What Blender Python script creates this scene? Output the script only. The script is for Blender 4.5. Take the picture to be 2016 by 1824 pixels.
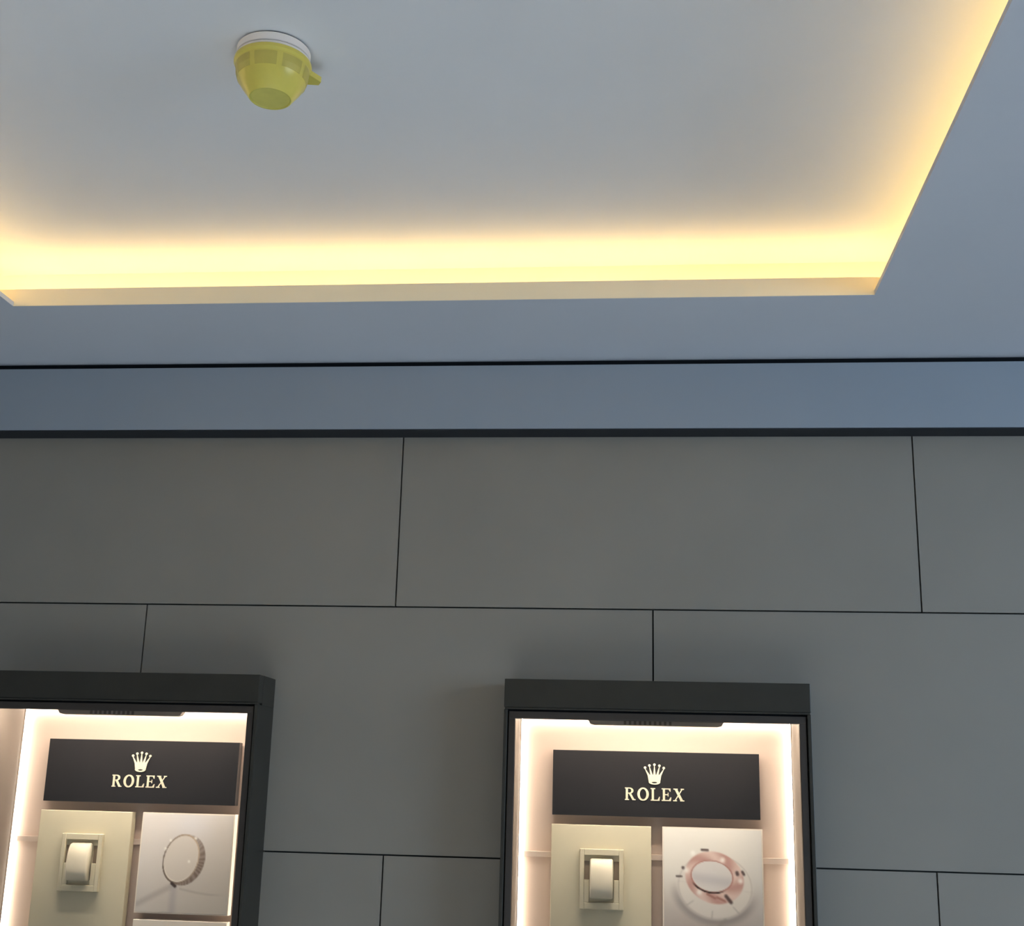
import bpy, bmesh, math, random
from mathutils import Vector, Matrix

# ------------------------------------------------------------------ camera, light, exposure
S = bpy.context.scene
for o in list(bpy.data.objects):
    bpy.data.objects.remove(o)
C = S.collection
EYE = 1.60                                    # camera height above the floor
F_PX = 2497.7
yaw, pitch, roll = math.radians(-5.891), math.radians(14.753), math.radians(1.488)
fw = Vector((math.sin(yaw)*math.cos(pitch), math.cos(yaw)*math.cos(pitch), math.sin(pitch)))
rt = Vector((math.cos(yaw), -math.sin(yaw), 0))
up = rt.cross(fw)
rt2 = rt*math.cos(roll) + up*math.sin(roll)
up2 = up*math.cos(roll) - rt*math.sin(roll)
cam_d = bpy.data.cameras.new('camera')
cam = bpy.data.objects.new('camera', cam_d); C.objects.link(cam)
m3 = Matrix((rt2, up2, -fw)).transposed()
cam.matrix_world = Matrix.Translation((0, 0, EYE)) @ m3.to_4x4()
cam_d.sensor_fit = 'HORIZONTAL'; cam_d.sensor_width = 36.0
cam_d.lens = 36.0*F_PX/2016.0
cam_d.clip_start = 0.05
S.camera = cam

w = bpy.data.worlds.new('world'); S.world = w; w.use_nodes = True
bg = w.node_tree.nodes['Background']
bg.inputs[0].default_value = (0.72, 0.86, 1.0, 1); bg.inputs[1].default_value = 0.14

def area(name, loc, target, sx, sy, power, col, spread=180):
    d = bpy.data.lights.new(name, 'AREA'); d.shape = 'RECTANGLE'; d.size = sx; d.size_y = sy
    d.energy = power; d.color = col; d.spread = math.radians(spread)
    o = bpy.data.objects.new(name, d); C.objects.link(o)
    o.location = loc
    o.rotation_euler = (Vector(target)-Vector(loc)).to_track_quat('-Z', 'Y').to_euler()
    return o
# daylight from the shop front on the right
area('shopfront_daylight', (3.7, 0.5, 1.90), (0.8, 2.8, 1.25), 2.2, 1.4, 35, (0.52, 0.74, 1.0), 110)
# added unseen fill aimed at the floor, to bounce light up to the ceiling
area('floor_bounce_fill', (-0.4, 0.4, 2.50), (-0.4, 0.4, 0.0), 2.0, 0.9, 53, (0.84, 0.92, 1.0), 80)

vs = S.view_settings
vs.view_transform = 'Standard'; vs.look = 'None'; vs.exposure = 0.0; vs.gamma = 1.0
vs.use_curve_mapping = False

# ------------------------------------------------------------------ helpers
def mat(name, col, rough=0.6, metal=0.0, noise=0.0, nscale=6.0, bump=0.0, bscale=200.0, spec=0.5, coat=0.0):
    m = bpy.data.materials.new(name); m.use_nodes = True
    nt = m.node_tree; b = nt.nodes['Principled BSDF']
    b.inputs['Base Color'].default_value = (*col, 1)
    b.inputs['Roughness'].default_value = rough
    b.inputs['Metallic'].default_value = metal
    b.inputs['Specular IOR Level'].default_value = spec
    b.inputs['Coat Weight'].default_value = coat
    tc = nt.nodes.new('ShaderNodeTexCoord')
    if noise > 0:
        n = nt.nodes.new('ShaderNodeTexNoise'); n.inputs['Scale'].default_value = nscale
        n.inputs['Detail'].default_value = 4
        nt.links.new(tc.outputs['Object'], n.inputs['Vector'])
        r = nt.nodes.new('ShaderNodeValToRGB')
        r.color_ramp.elements[0].position = 0.3; r.color_ramp.elements[1].position = 0.7
        r.color_ramp.elements[0].color = (*[c*(1-noise) for c in col], 1)
        r.color_ramp.elements[1].color = (*[min(1, c*(1+noise)) for c in col], 1)
        nt.links.new(n.outputs['Fac'], r.inputs['Fac']); nt.links.new(r.outputs['Color'], b.inputs['Base Color'])
    if bump > 0:
        n2 = nt.nodes.new('ShaderNodeTexNoise'); n2.inputs['Scale'].default_value = bscale
        nt.links.new(tc.outputs['Object'], n2.inputs['Vector'])
        bp = nt.nodes.new('ShaderNodeBump'); bp.inputs['Strength'].default_value = bump
        bp.inputs['Distance'].default_value = 0.001
        nt.links.new(n2.outputs['Fac'], bp.inputs['Height']); nt.links.new(bp.outputs['Normal'], b.inputs['Normal'])
    return m

def emit(name, col, strength):
    m = bpy.data.materials.new(name); m.use_nodes = True
    nt = m.node_tree; nt.nodes.clear()
    e = nt.nodes.new('ShaderNodeEmission'); e.inputs[0].default_value = (*col, 1); e.inputs[1].default_value = strength
    o = nt.nodes.new('ShaderNodeOutputMaterial'); nt.links.new(e.outputs[0], o.inputs[0])
    return m

def glass_mat():
    m = bpy.data.materials.new('clear_glass'); m.use_nodes = True
    nt = m.node_tree; nt.nodes.clear()
    t = nt.nodes.new('ShaderNodeBsdfTransparent'); t.inputs[0].default_value = (0.985, 0.99, 0.985, 1)
    g = nt.nodes.new('ShaderNodeBsdfGlossy'); g.inputs['Roughness'].default_value = 0.03
    f = nt.nodes.new('ShaderNodeFresnel'); f.inputs[0].default_value = 1.45
    mx = nt.nodes.new('ShaderNodeMixShader'); o = nt.nodes.new('ShaderNodeOutputMaterial')
    nt.links.new(f.outputs[0], mx.inputs[0]); nt.links.new(t.outputs[0], mx.inputs[1])
    nt.links.new(g.outputs[0], mx.inputs[2]); nt.links.new(mx.outputs[0], o.inputs[0])
    return m

M = {
 'paint':   mat('ceiling_paint', (0.61, 0.635, 0.69), 0.85, noise=0.02, nscale=2.0, bump=0.05, bscale=300),
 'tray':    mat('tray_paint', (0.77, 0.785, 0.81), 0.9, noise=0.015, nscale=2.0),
 'lip':     mat('lip_glow_tint', (0.90, 0.79, 0.58), 0.85, noise=0.015, nscale=2.0),  # warm cove glow painted into the lip colour
 'bulk':    mat('bulkhead_paint', (0.30, 0.335, 0.375), 0.8, noise=0.02, nscale=2.0),
 'dark':    mat('shadow_gap_black', (0.010, 0.011, 0.013), 0.8, spec=0.1, noise=0.1),
 'trim':    mat('underside_shade_dark', (0.028, 0.031, 0.036), 0.7, spec=0.2, noise=0.1),  # dark tone stands for shade under the bulkhead
 'tile':    mat('grey_wall_tile', (0.276, 0.246, 0.208), 0.62, noise=0.035, nscale=3.5, bump=0.06, bscale=250, spec=0.35),
 'joint':   mat('dark_joint', (0.045, 0.045, 0.042), 0.9, spec=0.1, noise=0.1),
 'floor':   mat('floor_stone', (0.60, 0.60, 0.58), 0.5, noise=0.08, nscale=3),
 'frame':   mat('bronze_black_frame', (0.036, 0.032, 0.024), 0.42, noise=0.08, nscale=20, spec=0.4),
 'inner':   mat('brown_inner_frame', (0.045, 0.035, 0.028), 0.5, noise=0.08, nscale=20, spec=0.4),
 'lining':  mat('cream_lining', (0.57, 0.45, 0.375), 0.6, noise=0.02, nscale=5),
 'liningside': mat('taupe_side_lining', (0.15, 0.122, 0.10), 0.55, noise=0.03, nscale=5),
 'sign':    mat('black_gloss_sign', (0.017, 0.016, 0.017), 0.3, noise=0.06, nscale=10, spec=0.35),
 'gold':    mat('pale_gold', (0.80, 0.74, 0.56), 0.38, metal=0.25, noise=0.06, nscale=80),
 'cream':   mat('cream_leather', (0.66, 0.60, 0.44), 0.6, noise=0.02, nscale=12, bump=0.08, bscale=600),
 'cushion': mat('ivory_leather', (0.78, 0.71, 0.56), 0.38, noise=0.02, nscale=20, bump=0.06, bscale=700),
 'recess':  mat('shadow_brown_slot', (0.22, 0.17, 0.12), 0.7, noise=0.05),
 'edge':    mat('panel_white_edge', (0.86, 0.78, 0.68), 0.5, noise=0.02),
 'rail':    mat('pale_rail', (0.64, 0.53, 0.46), 0.35, noise=0.02),
 'lampbar': mat('grey_lamp_housing', (0.36, 0.32, 0.28), 0.5, noise=0.05, spec=0.4),
 'detw':    mat('detector_white', (0.88, 0.86, 0.86), 0.45, noise=0.02),
 'dety':    mat('yellow_dust_cover', (0.68, 0.61, 0.13), 0.28, noise=0.04, nscale=40),
 'detv':    mat('olive_vent', (0.54, 0.48, 0.11), 0.45, noise=0.05, nscale=40),
 'detb':    mat('cover_base_olive', (0.74, 0.66, 0.16), 0.35, noise=0.05, nscale=40),
 'detd':    mat('detector_groove', (0.10, 0.10, 0.11), 0.7, noise=0.05),
 'glass':   glass_mat(),
 'coveled': emit('warm_led', (1.0, 0.64, 0.22), 23.0),
 'caseled': emit('case_led', (1.0, 0.87, 0.72), 17.0),
 'caseled2': emit('case_led_top', (1.0, 0.87, 0.72), 26.0),
 'toplamp': emit('case_lamp', (1.0, 0.88, 0.74), 126.0),
}

def obj(name, verts, faces, m, parent=None, smooth=False):
    me = bpy.data.meshes.new(name); me.from_pydata([tuple(v) for v in verts], [], faces)
    bm = bmesh.new(); bm.from_mesh(me); bmesh.ops.recalc_face_normals(bm, faces=bm.faces); bm.to_mesh(me); bm.free()
    if smooth:
        for p in me.polygons: p.use_smooth = True
    me.materials.append(M[m] if isinstance(m, str) else m)
    o = bpy.data.objects.new(name, me); C.objects.link(o)
    if parent is not None: o.parent = parent
    return o

def box_vf(x0, x1, y0, y1, z0, z1):
    v = [(x0,y0,z0),(x1,y0,z0),(x1,y1,z0),(x0,y1,z0),(x0,y0,z1),(x1,y0,z1),(x1,y1,z1),(x0,y1,z1)]
    f = [(0,3,2,1),(4,5,6,7),(0,1,5,4),(1,2,6,5),(2,3,7,6),(3,0,4,7)]
    return v, f

def box(name, x0, x1, y0, y1, z0, z1, m, parent=None, bevel=0.0):
    o = obj(name, *box_vf(x0, x1, y0, y1, z0, z1), m, parent)
    if bevel > 0:
        bm = bmesh.new(); bm.from_mesh(o.data)
        bmesh.ops.bevel(bm, geom=bm.edges[:], offset=bevel, segments=2, affect='EDGES', profile=0.5)
        bm.to_mesh(o.data); bm.free()
    return o

def cells(name, xs, zs, y0, y1, solid, m, parent=None, axis='y'):
    """A slab made of grid cells; solid(xc, zc) says which cells are filled (so it can have openings)."""
    xs = sorted(set(xs)); zs = sorted(set(zs)); V = {}; verts = []; faces = []
    def vid(i, k, d):
        key = (i, k, d)
        if key not in V:
            V[key] = len(verts); a, b, t = xs[i], zs[k], (y0, y1)[d]
            verts.append((a, t, b) if axis == 'y' else (a, b, t))
        return V[key]
    on = lambda i, k: 0 <= i < len(xs)-1 and 0 <= k < len(zs)-1 and solid((xs[i]+xs[i+1])/2, (zs[k]+zs[k+1])/2)
    for i in range(len(xs)-1):
        for k in range(len(zs)-1):
            if not on(i, k): continue
            for d in (0, 1):
                faces.append((vid(i,k,d), vid(i+1,k,d), vid(i+1,k+1,d), vid(i,k+1,d)))
            for (di, dk, a, b) in ((-1,0,(i,k),(i,k+1)), (1,0,(i+1,k),(i+1,k+1)), (0,-1,(i,k),(i+1,k)), (0,1,(i,k+1),(i+1,k+1))):
                if not on(i+di, k+dk):
                    faces.append((vid(*a,0), vid(*b,0), vid(*b,1), vid(*a,1)))
    return obj(name, verts, faces, m, parent)

def empty(name, loc, parent=None):
    o = bpy.data.objects.new(name, None); C.objects.link(o); o.location = loc; o.empty_display_size = 0.05
    if parent: o.parent = parent
    return o

def tag(o, label, cat, group=None):
    o['label'] = label; o['category'] = cat
    if group: o['group'] = group
    return o

def struct(o, label=None):
    o['kind'] = 'structure'
    if label: o['label'] = label
    return o

# ------------------------------------------------------------------ room shell (z measured from the eye, then lifted)
E = EYE
D = 2.80                                    # wall surface
ZT = E + 0.8035                             # top of the tiled wall
ZC = E + 0.970                              # underside of the dropped ceiling
YB = 2.7375                                 # face of the bulkhead
XL, XR, YN = -4.2, 4.2, -3.2
CASES = [(-1.122, 'left'), (0.0352, 'right')]
HW, CZT, CZB = 0.3150, E + 0.2405, E - 0.66    # half width, top and bottom of a display case
HOLE = [(cx-HW+0.006, cx+HW-0.006, CZB+0.006, CZT-0.006) for cx, _ in CASES]
def in_hole(x, z):
    return any(a < x < b and c < z < d for a, b, c, d in HOLE)
hx = [v for h in HOLE for v in h[:2]]; hz = [v for h in HOLE for v in h[2:]]

wall = cells('wall_back', [XL, XR]+hx, [0, E+1.3]+hz, D+0.012, D+0.15, lambda x, z: not in_hole(x, z), 'joint')
struct(wall, 'wall clad in large grey tiles in running bond')
PX, PZ, J1 = 1.152, 0.5336, E + 0.4068
JW = 0.0034
def tile_row(z0, z1, xoff):
    k = -4
    while True:
        a = xoff + k*PX; b = a + PX; k += 1
        if b < XL: continue
        if a > XR: break
        a = max(a, XL); b = min(b, XR)
        xa, xb, za, zb = a+JW/2, b-JW/2, z0+JW/2, z1-JW/2
        xs = [xa, xb] + [v for v in hx if xa < v < xb]; zs = [za, zb] + [v for v in hz if za < v < zb]
        t = cells('tile', xs, zs, D, D+0.012, lambda x, z: not in_hole(x, z), 'tile', wall)
        bm = bmesh.new(); bm.from_mesh(t.data)
        bmesh.ops.dissolve_limit(bm, angle_limit=0.01, verts=bm.verts[:], edges=bm.edges[:])
        bm.to_mesh(t.data); bm.free()
tile_row(J1, ZT + 0.03, -0.5437)
tile_row(J1-PZ, J1, 0.0315)
tile_row(J1-2*PZ, J1-PZ, -0.5437)
tile_row(J1-3*PZ, J1-2*PZ, 0.0315)
tile_row(0.0, J1-3*PZ, -0.5437)

struct(box('floor', XL, XR, YN, D+0.15, -0.1, 0, 'floor'), 'pale stone shop floor')

# bulkhead above the tiles
bulk = struct(box('trim_1', XL, XR, YB, D-0.001, ZT+0.0015, E+0.9565, 'bulk', bevel=0.0008), 'painted blue grey bulkhead band above the tiled wall')
tr = struct(box('shade_strip', XL, XR, YB+0.001, D-0.0005, ZT-0.001, ZT+0.0012, 'trim'), 'dark shadow strip under the bulkhead')  # the bulkhead's shaded underside, painted as a near-black strip
gp = struct(box('trim_3', XL, XR, YB+0.012, D-0.001, E+0.9566, ZC-0.0002, 'dark'), 'black shadow gap between bulkhead and ceiling')  # solid strip, the darkness inside the gap is painted black

# dropped ceiling with a lit recessed tray
TX0, TX1, TY0, TY1 = -1.306, 0.4608, -0.35, 2.3777      # visible opening
CV, CS = 0.125, 0.175                                    # hidden cove width, far side and flanks
TZ = E + 1.095                                           # tray ceiling
TH = 0.010
ceil = cells('ceiling', [XL, TX0, TX1, XR], [YN, TY0, TY1, D+0.15], ZC, ZC+TH,
             lambda x, y: not (TX0 < x < TX1 and TY0 < y < TY1), 'paint', axis='z')
struct(ceil, 'dropped blue grey ceiling with a recessed light tray')
LIP = E + 1.008
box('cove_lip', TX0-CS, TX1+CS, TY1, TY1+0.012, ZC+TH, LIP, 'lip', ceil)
box('lip_edge', TX0+0.0002, TX1-0.0002, TY1-0.0012, TY1-0.0001, ZC+0.0004, LIP, 'lip', ceil)  # facing carries the painted warm glow down over the slab edge
# shell of the tray
box('tray_ceiling', TX0-CS-0.03, TX1+CS+0.03, TY0-CV-0.03, TY1+CV+0.03, TZ, TZ+0.02, 'tray', ceil)
box('cove_wall', TX0-CS-0.02, TX1+CS+0.02, TY1+CV, TY1+CV+0.02, ZC+TH, TZ, 'tray', ceil)
box('cove_wall', TX0-CS-0.02, TX1+CS+0.02, TY0-CV-0.02, TY0-CV, ZC+TH, TZ, 'tray', ceil)
box('cove_wall', TX0-CS-0.02, TX0-CS, TY0-CV, TY1+CV, ZC+TH, TZ, 'tray', ceil)
box('cove_wall', TX1+CS, TX1+CS+0.02, TY0-CV, TY1+CV, ZC+TH, TZ, 'tray', ceil)
# ledges carrying the light strips
zl0, zl1 = E+0.994, E+0.998
LX0, LX1 = TX0-CS+0.04, TX1+CS-0.04
for nm, m, a, b in (('cove_ledge', 'tray', ZC+TH, zl0), ('led_strip', 'coveled', zl0, zl1)):
    g_ = 0.004 if nm == 'cove_ledge' else 0.0
    box(nm, LX0+0.03, LX1-0.03, TY1+0.078-g_, TY1+0.090+g_, a, b, m, ceil)
    box(nm, TX1+0.122-g_, TX1+0.134+g_, TY0-0.05, TY1+0.05, a, b, m, ceil)
    box(nm, TX0-0.134-g_, TX0-0.122+g_, TY0-0.05, TY1+0.05, a, b, m, ceil)
    box(nm, LX0+0.03, LX1-0.03, TY0-0.090-g_, TY0-0.078+g_, a, b, m, ceil)

# ------------------------------------------------------------------ display cases
YF, YBK = 2.680, 2.890
def case(cx, label):
    g = empty('display_case', (cx, D, CZB)); tag(g, label, 'display case', 'lit wall display cases')
    inv = Matrix.Translation((-cx, -D, -CZB))
    def pb(name, x0, x1, y0, y1, z0, z1, m, bevel=0.0, parent=None):
        # coordinates local to the case: x from its centre, y and z absolute
        p = g if parent is None else parent
        return box(name, x0, x1, y0-D, y1-D, z0-CZB, z1-CZB, m, p, bevel)
    s = 0.0075
    # outer shell
    pb('header', -HW, HW, YF, YF+0.03, E+0.1815, CZT, 'frame', 0.0012)
    pb('header_lip', -HW+0.002, HW-0.002, YF-0.0015, YF+0.02, E+0.1775, E+0.1812, 'frame')
    pb('top_panel', -HW, HW, YF+0.03, YBK+0.02, CZT-s, CZT, 'frame')
    pb('bottom_panel', -HW, HW, YF, YBK+0.02, CZB, CZB+s, 'frame')
    pb('side_panel', -HW, -HW+s, YF, YBK+0.02, CZB+s, E+0.1774, 'frame', 0.001)
    pb('side_panel', HW-s, HW, YF, YBK+0.02, CZB+s, E+0.1774, 'frame', 0.001)
    pb('side_panel_top', -HW, -HW+s, YF+0.03, YBK+0.02, E+0.1774, CZT-s, 'frame')
    pb('side_panel_top', HW-s, HW, YF+0.03, YBK+0.02, E+0.1774, CZT-s, 'frame')
    # glazed door
    ox = 0.2915; oz = E+0.1590; dz = E+0.1740; dx = HW-s-0.0025; zb = CZB+s+0.003
    d = pb('door', -dx, dx, YF+0.004, YF+0.020, oz, dz, 'inner', 0.001)
    pb('door_stile', -dx, -ox, YF+0.004, YF+0.020, zb+0.02, oz, 'inner', 0.001, d)
    pb('door_stile', ox, dx, YF+0.004, YF+0.020, zb+0.02, oz, 'inner', 0.001, d)
    pb('door_rail', -dx, dx, YF+0.004, YF+0.020, zb, zb+0.02, 'inner', 0.001, d)
    pb('glass_pane', -ox, ox, YF+0.010, YF+0.014, zb+0.02, oz, 'glass', 0, d)
    # lit interior
    iw = 0.2970; it = E+0.200
    pb('back_panel', -iw, iw, YBK, YBK+0.012, CZB+s, it, 'lining')
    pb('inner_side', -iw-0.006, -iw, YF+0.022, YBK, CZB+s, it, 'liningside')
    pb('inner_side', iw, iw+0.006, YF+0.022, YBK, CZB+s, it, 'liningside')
    pb('inner_top', -iw, iw, YF+0.022, YBK, it, it+0.006, 'lining')
    # LED channels round the back panel
    dp = 0.014
    pb('led_channel', -iw, iw, YBK-dp, YBK, E+0.1750, E+0.1770, 'lining')
    pb('led_strip', -iw+0.004, iw-0.004, YBK-dp+0.001, YBK-0.001, E+0.1735, E+0.1750, 'caseled2')
    for sg in (-1, 1):
        a, b = sorted((sg*iw, sg*(iw-0.002))); pb('led_channel', a, b, YBK-dp, YBK, CZB+0.03, E+0.1750, 'lining')
        a, b = sorted((sg*(iw-0.002), sg*(iw-0.0035))); pb('led_strip', a, b, YBK-dp+0.001, YBK-0.001, CZB+0.03, E+0.1735, 'caseled')
    # lamp under the roof of the case, hidden behind the header
    pb('lamp_baffle', -0.262, 0.262, YF+0.056, YF+0.058, it-0.008, it-0.0005, 'lining')  # unseen baffles added to keep lamp light off the upper back panel
    pb('lamp_baffle', -0.262, 0.262, YF+0.076, YF+0.078, it-0.0050, it-0.0005, 'lining')
    pb('roof_lamp', -0.26, 0.26, YF+0.0585, YF+0.0755, it-0.0016, it-0.0006, 'toplamp')
    pb('leak_filler', -HW+s, HW-s, YF+0.0125, YF+0.020, E+0.1741, E+0.183, 'dark')  # black filler added to stop light leaking out above the door
    # pale mounting rail across the back panel
    pb('mounting_rail', -iw+0.012, iw-0.012, YBK-0.006, YBK, E-0.1250, E-0.1125, 'rail', 0.001)
    # lamp bar hanging behind the header, ribbed in the middle
    yb = YF+0.028; h0 = E+0.1510; h1 = E+0.175
    prof = [(-0.150, h1), (-0.136, h0+0.002), (-0.128, h0), (0.128, h0), (0.136, h0+0.002), (0.150, h1)]
    v = [(x, yb-D, z-CZB) for x, z in prof] + [(x, yb+0.018-D, z-CZB) for x, z in prof]
    n = len(prof); fc = [tuple(range(n)), tuple(range(2*n-1, n-1, -1))] + [(i, (i+1) % n, (i+1) % n+n, i+n) for i in range(n)]
    lb = obj('lamp_bar', v, fc, 'lampbar', g)
    for i in range(10):
        x = -0.066 + i*0.0104
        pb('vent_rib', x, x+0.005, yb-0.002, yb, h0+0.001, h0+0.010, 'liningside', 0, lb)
    return g

case_l = case(CASES[0][0], 'black framed lit display case cut off by the photo edge, showing its right side')
case_r = case(CASES[1][0], 'black framed lit display case seen square on with its whole header visible')

# ------------------------------------------------------------------ lettering
def arc(cx, cz, rx, rz, a0, a1, n):
    return [(cx+rx*math.cos(math.radians(a0+(a1-a0)*i/n)), cz+rz*math.sin(math.radians(a0+(a1-a0)*i/n))) for i in range(n+1)]

def extr(polys, t):
    """polys: list of convex or ring strips [(pts)...] as quads/ngons in (x, z); extruded towards -y by t."""
    V = []; F = []
    for k, p in enumerate(polys):
        b = len(V); n = len(p)
        V += [(x, -t*(1+0.012*k), z) for x, z in p] + [(x, 0, z) for x, z in p]
        F.append(tuple(range(b, b+n))); F.append(tuple(range(b+2*n-1, b+n-1, -1)))
        for i in range(n): F.append((b+i, b+(i+1) % n, b+(i+1) % n+n, b+i+n))
    return V, F
def ring(o, i):
    return [[o[k], o[k+1], i[k+1], i[k]] for k in range(len(o)-1)]
def rect(x0, x1, z0, z1): return [(x0, z0), (x1, z0), (x1, z1), (x0, z1)]
def bar(x0, z0, x1, z1, wd):            # slanted stem with horizontal ends
    return [(x0-wd/2, z0), (x0+wd/2, z0), (x1+wd/2, z1), (x1-wd/2, z1)]

def letter_polys(ch):
    """Serif capitals in a unit-height box; returns polygons and advance width."""
    st, hr = 0.20, 0.085
    if ch == 'R':
        p = [rect(0.08, 0.08+st, 0, 1), rect(0, 0.38, 0, hr), rect(0, 0.30, 1-hr, 1)]
        p += ring(arc(0.42, 0.755, 0.36, 0.245, 90, -90, 12), arc(0.42, 0.755, 0.16, 0.155, 90, -90, 12))
        p += [rect(0.26, 0.43, 1-hr, 1), rect(0.26, 0.43, 0.51, 0.51+hr)]
        p += [bar(0.80, 0.0, 0.45, 0.54, 0.22), rect(0.70, 0.97, 0, hr)]
        return p, 0.97
    if ch == 'O':
        return ring(arc(0.52, 0.5, 0.52, 0.53, 0, 360, 28), arc(0.52, 0.5, 0.29, 0.41, 0, 360, 28)), 1.04
    if ch == 'L':
        return [rect(0.10, 0.10+st, 0, 1), rect(0, 0.42, 1-hr, 1), rect(0, 0.80, 0, hr),
                [(0.62, hr*0.9), (0.80, 0), (0.84, 0.32), (0.77, 0.32)]], 0.84
    if ch == 'E':
        return [rect(0.10, 0.10+st, 0, 1), rect(0, 0.80, 1-hr, 1), rect(0, 0.82, 0, hr), rect(0.28, 0.60, 0.46, 0.46+hr),
                [(0.62, 1-hr*0.9), (0.74, 0.74), (0.80, 0.74), (0.80, 1)], [(0.64, hr*0.9), (0.82, 0), (0.87, 0.30), (0.79, 0.30)],
                rect(0.54, 0.61, 0.36, 0.66)], 0.87
    if ch == 'X':
        return [bar(0.80, 0, 0.22, 1, 0.25), bar(0.14, 0, 0.84, 1, 0.11),
                rect(0.0, 0.34, 0, hr), rect(0.62, 1.0, 0, hr), rect(0.03, 0.42, 1-hr, 1), rect(0.68, 0.98, 1-hr, 1)], 1.0

def crown_polys():
    # unit height; base at z=0, ball tips up to z=1
    P = []
    tips = [(-0.44, 0.80), (-0.235, 0.905), (0.0, 0.95), (0.235, 0.905), (0.44, 0.80)]
    for tx, tz in tips:
        P.append(arc(tx, tz, 0.062, 0.062, 0, 345, 11))
    bxs = [-0.215, -0.108, 0.0, 0.108, 0.215]
    for (tx, tz), b in zip(tips, bxs):
        mx, mz = b*1.18, 0.42
        P.append([(b-0.058, 0.16), (b+0.058, 0.16), (mx+0.062, mz), (tx+0.014, tz-0.05), (tx-0.014, tz-0.05), (mx-0.062, mz)])
    P.append([(-0.262, 0.142), (0.262, 0.142), (0.315, 0.47), (-0.315, 0.47)])
    P += ring(arc(0, 0.125, 0.275, 0.125, 0, 360, 24), arc(0, 0.100, 0.130, 0.036, 0, 360, 24))
    return P

YS = 2.860                                   # front plane of the panels
def standoffs(name, xs, zs, y0, parent):
    for x in xs:
        for z in zs:
            box(name, x-0.006, x+0.006, y0, YBK-YS, z-0.006, z+0.006, 'edge', parent)

def sign(cx, label):
    cz = E + 0.0345; hw, hh = 0.2235, 0.069
    g = empty('sign_panel', (cx, YS, cz)); tag(g, label, 'sign', 'black header signs')
    box('panel', -hw, hw, 0, 0.022, -hh, hh, 'sign', g, 0.0008)
    standoffs('standoff', (-0.12, 0.12), (0,), 0.022, g)
    H = 0.0265; total = 0; parts = []
    for ch in 'ROLEX':
        p, a = letter_polys(ch); parts.append((p, total)); total += a + 0.155
    total -= 0.155; sx = 0.128/total
    for p, off in parts:
        q = [[((x+off)*sx - 0.064 - 0.002, z*H - 0.0345) for x, z in poly] for poly in p]
        obj('letter', *extr(q, 0.0014), 'gold', g)
    q = [[(x*0.046-0.002, z*0.0445 - 0.0008) for x, z in poly] for poly in crown_polys()]
    obj('crown_emblem', *extr(q, 0.0018), 'gold', g)
    return g
sign(CASES[0][0]+0.002, 'black sign with gold crown and lettering in the partly cropped display case')
sign(CASES[1][0]+0.001, 'black sign with gold crown and lettering in the fully visible display case')

def pad_panel(cx, label):
    x0, x1 = cx-0.2235, cx-0.0083; z1 = E-0.0540; z0 = E-0.51
    g = empty('watch_stand', ((x0+x1)/2, YS, z0)); tag(g, label, 'panel', 'cream watch display panels')
    hw = (x1-x0)/2; h = z1-z0
    box('panel', -hw, hw, 0, 0.022, 0, h, 'cream', g, 0.0012)
    standoffs('standoff', (-0.06, 0.06), (h-0.10, 0.10), 0.022, g)
    return g, x0, x1, z0, z1

def holder(cx, px, label, clabel):
    """A raised square frame on the cream panel with a curved empty watch cushion in it."""
    # px: x of the holder centre, z range fixed
    za, zb = E-0.2265, E-0.1035; hw = 0.0468
    g = empty('cushion_holder', (px, YS-0.0004, za)); tag(g, label, 'holder', 'watch cushion holders')
    h = zb-za; t = 0.011; b = 0.0095; bt = 0.013
    ih0, ih1 = 0.014, h-bt
    # frame: four bevelled bars and a floor
    box('frame_bar', -hw, -hw+b, -t, 0, 0, h, 'cream', g, 0.0012)
    box('frame_bar', hw-b, hw, -t, 0, 0, h, 'cream', g, 0.0012)
    box('frame_bar', -hw+b, hw-b, -t, 0, h-bt, h, 'cream', g, 0.0012)
    box('frame_bar', -hw+b, hw-b, -t, 0, 0, 0.014, 'cream', g, 0.0012)
    box('floor_plate', -hw+b, hw-b, -0.0025, 0, 0.014, h-bt, 'cream', g)
    # cheeks beside the cushion, filling the lower half of the recess
    for s in (-1, 1):
        xa, xb = sorted((s*0.0262, s*(hw-b)))
        box('cheek', xa, xb, -0.0095, -0.0025, 0.014, 0.060, 'cream', g, 0.0008)
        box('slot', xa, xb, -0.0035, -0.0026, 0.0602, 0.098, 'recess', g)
    # cushion: C-shaped pillow, profile in y-z swept along x
    zc = 0.060
    prof = [(-0.0005, 0.1015), (-0.005, 0.1035), (-0.010, 0.1025), (-0.015, 0.0985), (-0.0195, 0.0915), (-0.0230, 0.081),
            (-0.0250, 0.069), (-0.0260, 0.056), (-0.0262, 0.044), (-0.0250, 0.036), (-0.0200, 0.026), (-0.0120, 0.0225), (-0.0005, 0.0230)]
    hwx = 0.0242; V = []; F = []; n = len(prof)
    xsn = [(-hwx, 0.955), (-hwx+0.003, 1.0), (hwx-0.003, 1.0), (hwx, 0.955)]
    for x, sc in xsn:
        for (y, z) in prof: V.append((x, y*sc, zc+(z-zc)*sc))
    for k in range(3):
        for i in range(n):
            F.append((k*n+i, k*n+(i+1) % n, (k+1)*n+(i+1) % n, (k+1)*n+i))
    F += [tuple(range(n)), tuple(range(4*n-1, 3*n-1, -1))]
    c = obj('watch_cushion', V, F, 'cushion', None, True)
    c.location = (px, YS-0.0008-0.0025, za)
    tag(c, clabel, 'cushion', 'empty watch cushions')
    return g

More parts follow.
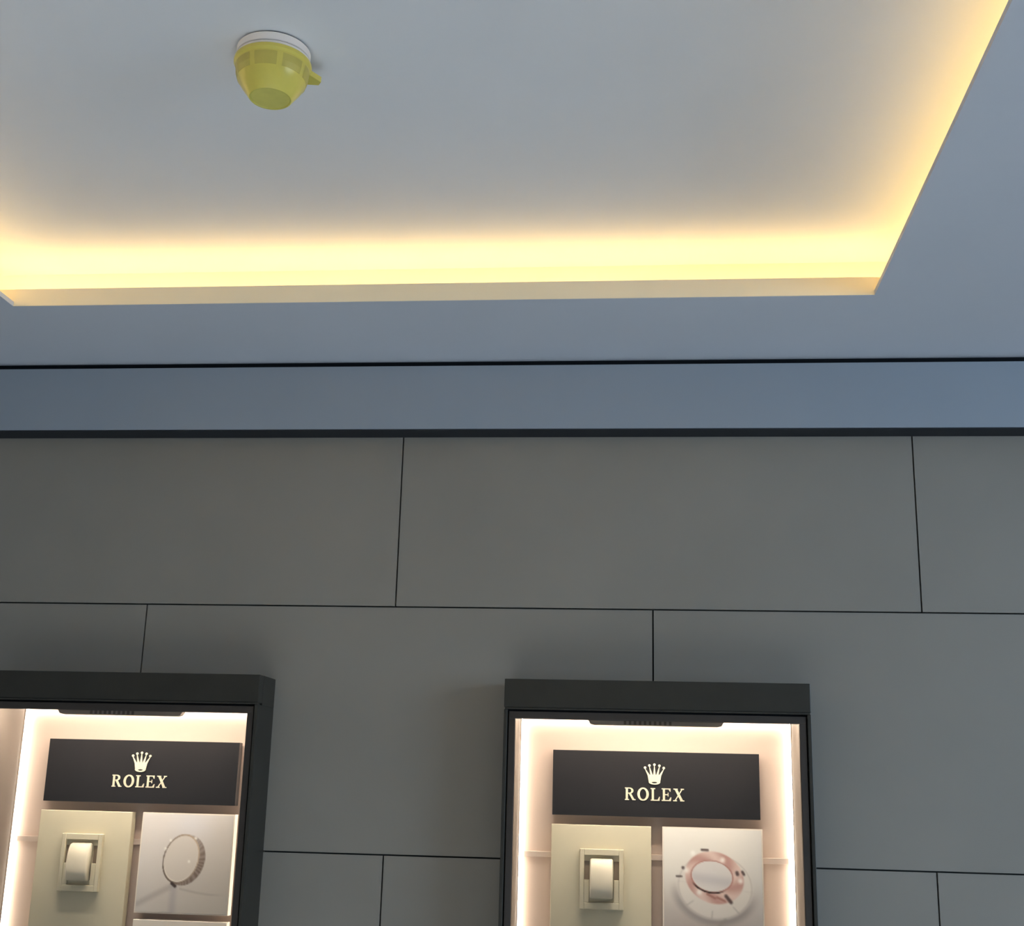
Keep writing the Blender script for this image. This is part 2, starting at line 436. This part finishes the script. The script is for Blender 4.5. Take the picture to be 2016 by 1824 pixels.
pl = pad_panel(CASES[0][0], 'cream panel holding a watch cushion beside the photo of a thin oval bangle')
pr = pad_panel(CASES[1][0], 'cream panel holding a watch cushion beside the photo of a rose gold watch case')
holder(CASES[0][0], -1.2370, 'square cream cushion frame in the partly cropped display case', 'ivory curved empty watch cushion in the partly cropped display case')
holder(CASES[1][0], -0.0790, 'square cream cushion frame in the fully visible display case', 'ivory curved empty watch cushion in the fully visible display case')

# ------------------------------------------------------------------ printed photographs
def print_mat(name):
    m = bpy.data.materials.new(name); m.use_nodes = True; nt = m.node_tree
    a = nt.nodes.new('ShaderNodeVertexColor'); a.layer_name = 'print'
    b = nt.nodes['Principled BSDF']; b.inputs['Roughness'].default_value = 0.35
    nt.links.new(a.outputs['Color'], b.inputs['Base Color'])
    return m
PM = print_mat('photo_print')
def lin(c): return tuple(((v/255+0.055)/1.055)**2.4 if v > 10 else v/255/12.92 for v in c)
def mixc(a, b, t): return tuple(x*(1-t)+y*t for x, y in zip(a, b))
def ss(e0, e1, x):
    t = max(0.0, min(1.0, (x-e0)/(e1-e0))); return t*t*(3-2*t)
def ell(u, v, cx, cy, rx, ry, ang):
    c, s = math.cos(ang), math.sin(ang); du, dv = u-cx, v-cy
    a, b = du*c+dv*s, -du*s+dv*c
    return math.hypot(a/rx, b/ry), math.atan2(b/ry, a/rx)
def seg(u, v, ax, ay, bx, by):
    dx, dy = bx-ax, by-ay; t = max(0, min(1, ((u-ax)*dx+(v-ay)*dy)/(dx*dx+dy*dy)))
    return math.hypot(u-ax-t*dx, v-ay-t*dy), t

def col_bangle(u, v):
    """u right, v down, both 0..1 : thin silver bangle standing on pale cloth."""
    c = mixc((226, 220, 216), (200, 192, 182), ss(0.1, 1.1, 0.55*u+0.6*v))
    c = mixc(c, (222, 222, 230), 0.5*ss(0.35, 0.0, math.hypot(u-0.55, v-0.1)))
    # soft folds and the cast shadow under the ring
    d, t = seg(u, v, 0.40, 0.72, 0.02, 0.92); c = mixc(c, (168, 160, 156), 0.55*ss(0.055, 0.0, d))
    d, t = seg(u, v, 0.40, 0.74, 0.40, 1.02); c = mixc(c, (170, 164, 168), 0.55*ss(0.07, 0.0, d))
    d = abs(v - (0.76 + 0.05*math.sin((u-0.48)*4.0))); 
    if u > 0.46: c = mixc(c, (172, 164, 156), 0.55*ss(0.022, 0.0, d)*ss(1.0, 0.8, u))
    # bangle: thin far rim, wide textured near side at the lower right
    r, a = ell(u, v, 0.455, 0.455, 0.190, 0.250, 0.28)
    ro, ao = ell(u, v, 0.500, 0.468, 0.215, 0.262, 0.32)
    inner = ss(1.02, 0.97, r)
    band = ss(1.03, 0.98, ro)*(1-inner)
    side = ss(-0.3, 0.35, (u-0.47)*0.95+(v-0.40)*0.55)
    stripe = 0.5+0.5*math.sin(ao*34+3*math.sin(ao*5))
    bc = mixc((112, 94, 82), (166, 152, 144), 0.6*stripe)
    c = mixc(c, bc, band*side*0.95)
    c = mixc(c, (224, 214, 202), inner*0.55)
    rim = ss(0.055, 0.015, abs(r-1.0))
    c = mixc(c, mixc((104, 88, 76), (198, 176, 152), 0.5+0.5*math.sin(a*1.0+2.3)), rim)
    gl = ss(0.03, 0.0, abs(r-0.93))*ss(0.2, 0.9, math.sin(a))*0.8
    c = mixc(c, (250, 240, 226), gl)
    d, t = seg(u, v, 0.375, 0.705, 0.415, 0.735); c = mixc(c, (62, 48, 42), ss(0.022, 0.008, d))
    for (gx, gy) in ((0.325, 0.27), (0.275, 0.355), (0.60, 0.24), (0.545, 0.48)):
        c = mixc(c, (255, 252, 244), ss(0.024, 0.0, math.hypot(u-gx, v-gy)))
    return c

def col_watch(u, v):
    """rose gold watch case lying in a clear crystal block on pale cloth."""
    c = mixc((236, 232, 224), (196, 186, 180), ss(0.35, 1.0, v))
    c = mixc(c, (206, 206, 208), 0.4*ss(0.6, 1.1, u))
    r, a = ell(u, v, 0.52, 0.56, 0.40, 0.335, 0.12)
    c = mixc(c, (156, 148, 146), 0.75*ss(0.22, 0.0, abs(r-1.02))*ss(-0.1, 0.7, math.sin(a)))
    c = mixc(c, (232, 226, 218), 0.85*ss(1.02, 0.88, r))
    c = mixc(c, (200, 194, 188), 0.6*ss(0.035, 0.0, abs(r-0.93)))
    c = mixc(c, (178, 172, 168), 0.5*ss(0.06, 0.0, abs(math.sin(a*4))*0.3)*ss(0.66, 0.75, r)*ss(1.0, 0.9, r)*ss(-0.1, 0.2, math.sin(a)))
    # rose gold band
    r1, a1 = ell(u, v, 0.515, 0.475, 0.300, 0.250, 0.30)
    r2, a2 = ell(u, v, 0.490, 0.462, 0.208, 0.150, 0.12)
    band = ss(1.04, 0.97, r1)*ss(0.97, 1.03, r2)
    bc = mixc((230, 202, 192), (194, 148, 138), 0.5+0.5*math.sin(a1*5+1.2+6*(r1-0.8)))
    c = mixc(c, bc, band*0.9)
    c = mixc(c, (224, 220, 218), 0.9*ss(1.0, 0.95, r2))
    c = mixc(c, (196, 192, 196), 0.6*ss(1.0, 0.9, r2)*ss(0.09, 0.0, abs(v-0.50-0.12*(u-0.5))))
    c = mixc(c, (176, 122, 112), 0.8*ss(0.06, 0.01, abs(r2-1.02)))
    c = mixc(c, (44, 24, 20), ss(0.08, 0.02, abs(r2-1.07))*ss(0.45, 0.85, math.sin(a2))*ss(0.75, 0.3, math.cos(a2)))
    for (ax, ay, bx, by, wd) in ((0.39, 0.205, 0.45, 0.207, 0.018), (0.195, 0.385, 0.200, 0.39, 0.022), (0.745, 0.42, 0.75, 0.435, 0.026),
                                 (0.63, 0.65, 0.68, 0.71, 0.026), (0.80, 0.41, 0.815, 0.435, 0.020), (0.13, 0.47, 0.18, 0.47, 0.014)):
        d, t = seg(u, v, ax, ay, bx, by); c = mixc(c, (70, 52, 50), 0.85*ss(wd*1.1, wd*0.2, d))
    for (ax, ay, bx, by) in ((0.44, 0.635, 0.52, 0.675), (0.54, 0.665, 0.62, 0.70)):
        d, t = seg(u, v, ax, ay, bx, by); c = mixc(c, (166, 116, 104), 0.8*ss(0.018, 0.004, d))
    for (gx, gy) in ((0.30, 0.24), (0.23, 0.41), (0.60, 0.30), (0.36, 0.62), (0.78, 0.50)):
        c = mixc(c, (255, 252, 246), 0.9*ss(0.045, 0.0, math.hypot(u-gx, v-gy)))
    d, t = seg(u, v, 0.52, 0.98, 0.62, 0.88); c = mixc(c, (160, 154, 146), 0.6*ss(0.03, 0.0, d))
    return c

def photo_panel(cx, fn, label):
    x0, x1 = cx+0.0156, cx+0.2280; z1 = E-0.0535; z0 = E-0.2670
    g = empty('photo_panel', ((x0+x1)/2, YS, z0)); tag(g, label, 'photo panel', 'printed photo panels')
    hw = (x1-x0)/2; h = z1-z0
    box('board', -hw, hw, 0, 0.022, 0, h, 'edge', g)
    standoffs('standoff', (-0.06, 0.06), (h*0.5,), 0.022, g)
    N = 96; b = 0.0028; V = []; F = []; cols = []
    for j in range(N+1):
        for i in range(N+1):
            u, v = i/N, j/N
            V.append((-hw+b+u*(2*hw-2*b), -0.0006, h-b-v*(h-2*b))); cols.append(lin(fn(u, v)))
    for j in range(N):
        for i in range(N):
            q = j*(N+1)+i; F.append((q, q+N+1, q+N+2, q+1))
    me = bpy.data.meshes.new('print'); me.from_pydata(V, [], F)
    ca = me.color_attributes.new('print', 'FLOAT_COLOR', 'POINT')
    for k, c in enumerate(cols): ca.data[k].color = (*c, 1)
    me.materials.append(PM)
    o = bpy.data.objects.new('photo_print', me); C.objects.link(o); o.parent = g
    return g
photo_panel(CASES[0][0], col_bangle, 'square white photo print of a thin silver bangle')
photo_panel(CASES[1][0], col_watch, 'square white photo print of a rose gold watch case in crystal')
def low_panel(cx, label):
    x0, x1 = cx+0.0156, cx+0.2280; z1 = E-0.2805; z0 = E-0.51
    g = empty('watch_stand', ((x0+x1)/2, YS, z0)); tag(g, label, 'panel', 'cream watch display panels')
    hw = (x1-x0)/2
    box('panel', -hw, hw, 0, 0.022, 0, z1-z0, 'edge', g, 0.0012)
    standoffs('standoff', (-0.06, 0.06), (0.10,), 0.022, g)
low_panel(CASES[0][0], 'pale panel just under the photo of the thin bangle')
low_panel(CASES[1][0], 'pale panel just under the photo of the rose gold watch case')

# ------------------------------------------------------------------ heat detector on the tray ceiling
def lathe(prof, n=64, a0=0.0, a1=360.0, closed=True):
    V = []; F = []; full = abs(a1-a0-360) < 1e-6; m = n if full else n+1
    for i in range(m):
        a = math.radians(a0+(a1-a0)*i/n)
        for r, z in prof: V.append((r*math.cos(a), r*math.sin(a), z))
    k = len(prof)
    for i in range(n):
        j = (i+1) % m
        for t in range(k-1): F.append((i*k+t, j*k+t, j*k+t+1, i*k+t+1))
    return V, F
DX, DY = -0.5572+0.003, 1.6739-0.004
det = empty('smoke_detector', (DX, DY, TZ)); tag(det, 'white ceiling smoke detector under a yellow plastic dust cover', 'smoke detector')
mm = 0.001
obj('gap_ring', *lathe([(0, 0), (51.5*mm, 0), (51.5*mm, -3*mm), (0, -3*mm)]), 'detd', det, True)  # dark grey paints the shadow between base and ceiling
def sharp(o, ang=35):
    o.data.set_sharp_from_angle(angle=math.radians(ang)); return o
sharp(obj('base', *lathe([(0, -2.5*mm), (54.5*mm, -2.5*mm), (55.5*mm, -3.5*mm), (55.5*mm, -14.5*mm), (54.5*mm, -15.3*mm), (0, -15.3*mm)]), 'detw', det, True))
sharp(obj('groove', *lathe([(0, -15*mm), (53.5*mm, -15*mm), (53.5*mm, -17.3*mm), (0, -17.3*mm)]), 'detd', det, True))
sharp(obj('collar', *lathe([(0, -17*mm), (55.5*mm, -17*mm), (55.5*mm, -22.5*mm), (0, -22.5*mm)]), 'detw', det, True))
cover = sharp(obj('dust_cover', *lathe([(0, -22*mm), (57.5*mm, -22*mm), (58.5*mm, -23.5*mm), (58.5*mm, -28*mm), (57*mm, -30*mm), (55.5*mm, -32*mm),
    (54*mm, -45*mm), (51.5*mm, -54*mm), (44*mm, -66*mm), (36*mm, -77*mm), (33*mm, -81.5*mm), (31.5*mm, -83*mm), (29.5*mm, -83*mm), (28.8*mm, -81.6*mm), (0, -81.0*mm)]), 'dety', det, True), 28)
near = math.degrees(math.atan2(-DY, -DX))           # azimuth towards the camera
for k in range(8):
    ac = near - 13 - 45*k                            # windows every 45 degrees
    V, F = lathe([(54.0*mm, -34*mm), (55.6*mm, -34*mm), (54.4*mm, -45*mm), (51.9*mm, -54*mm), (50.6*mm, -54*mm)], 8, ac-18, ac+18)
    obj('vent_window', V, F, 'detv', cover)
sharp(obj('bottom_disc', *lathe([(0, -80.8*mm), (28.6*mm, -81.4*mm), (28.6*mm, -82.0*mm), (0, -82.2*mm)]), 'detb', cover, True))
ta = math.radians(near + 106)
V, F = box_vf(50*mm, 76*mm, -17*mm, 17*mm, -33*mm, -24*mm)
V = [(x, y*(0.30 if x > 0.06 else 1), z) for x, y, z in V]
obj('pull_tab', [(x*math.cos(ta)-y*math.sin(ta), x*math.sin(ta)+y*math.cos(ta), z) for x, y, z in V], F, 'dety', cover)
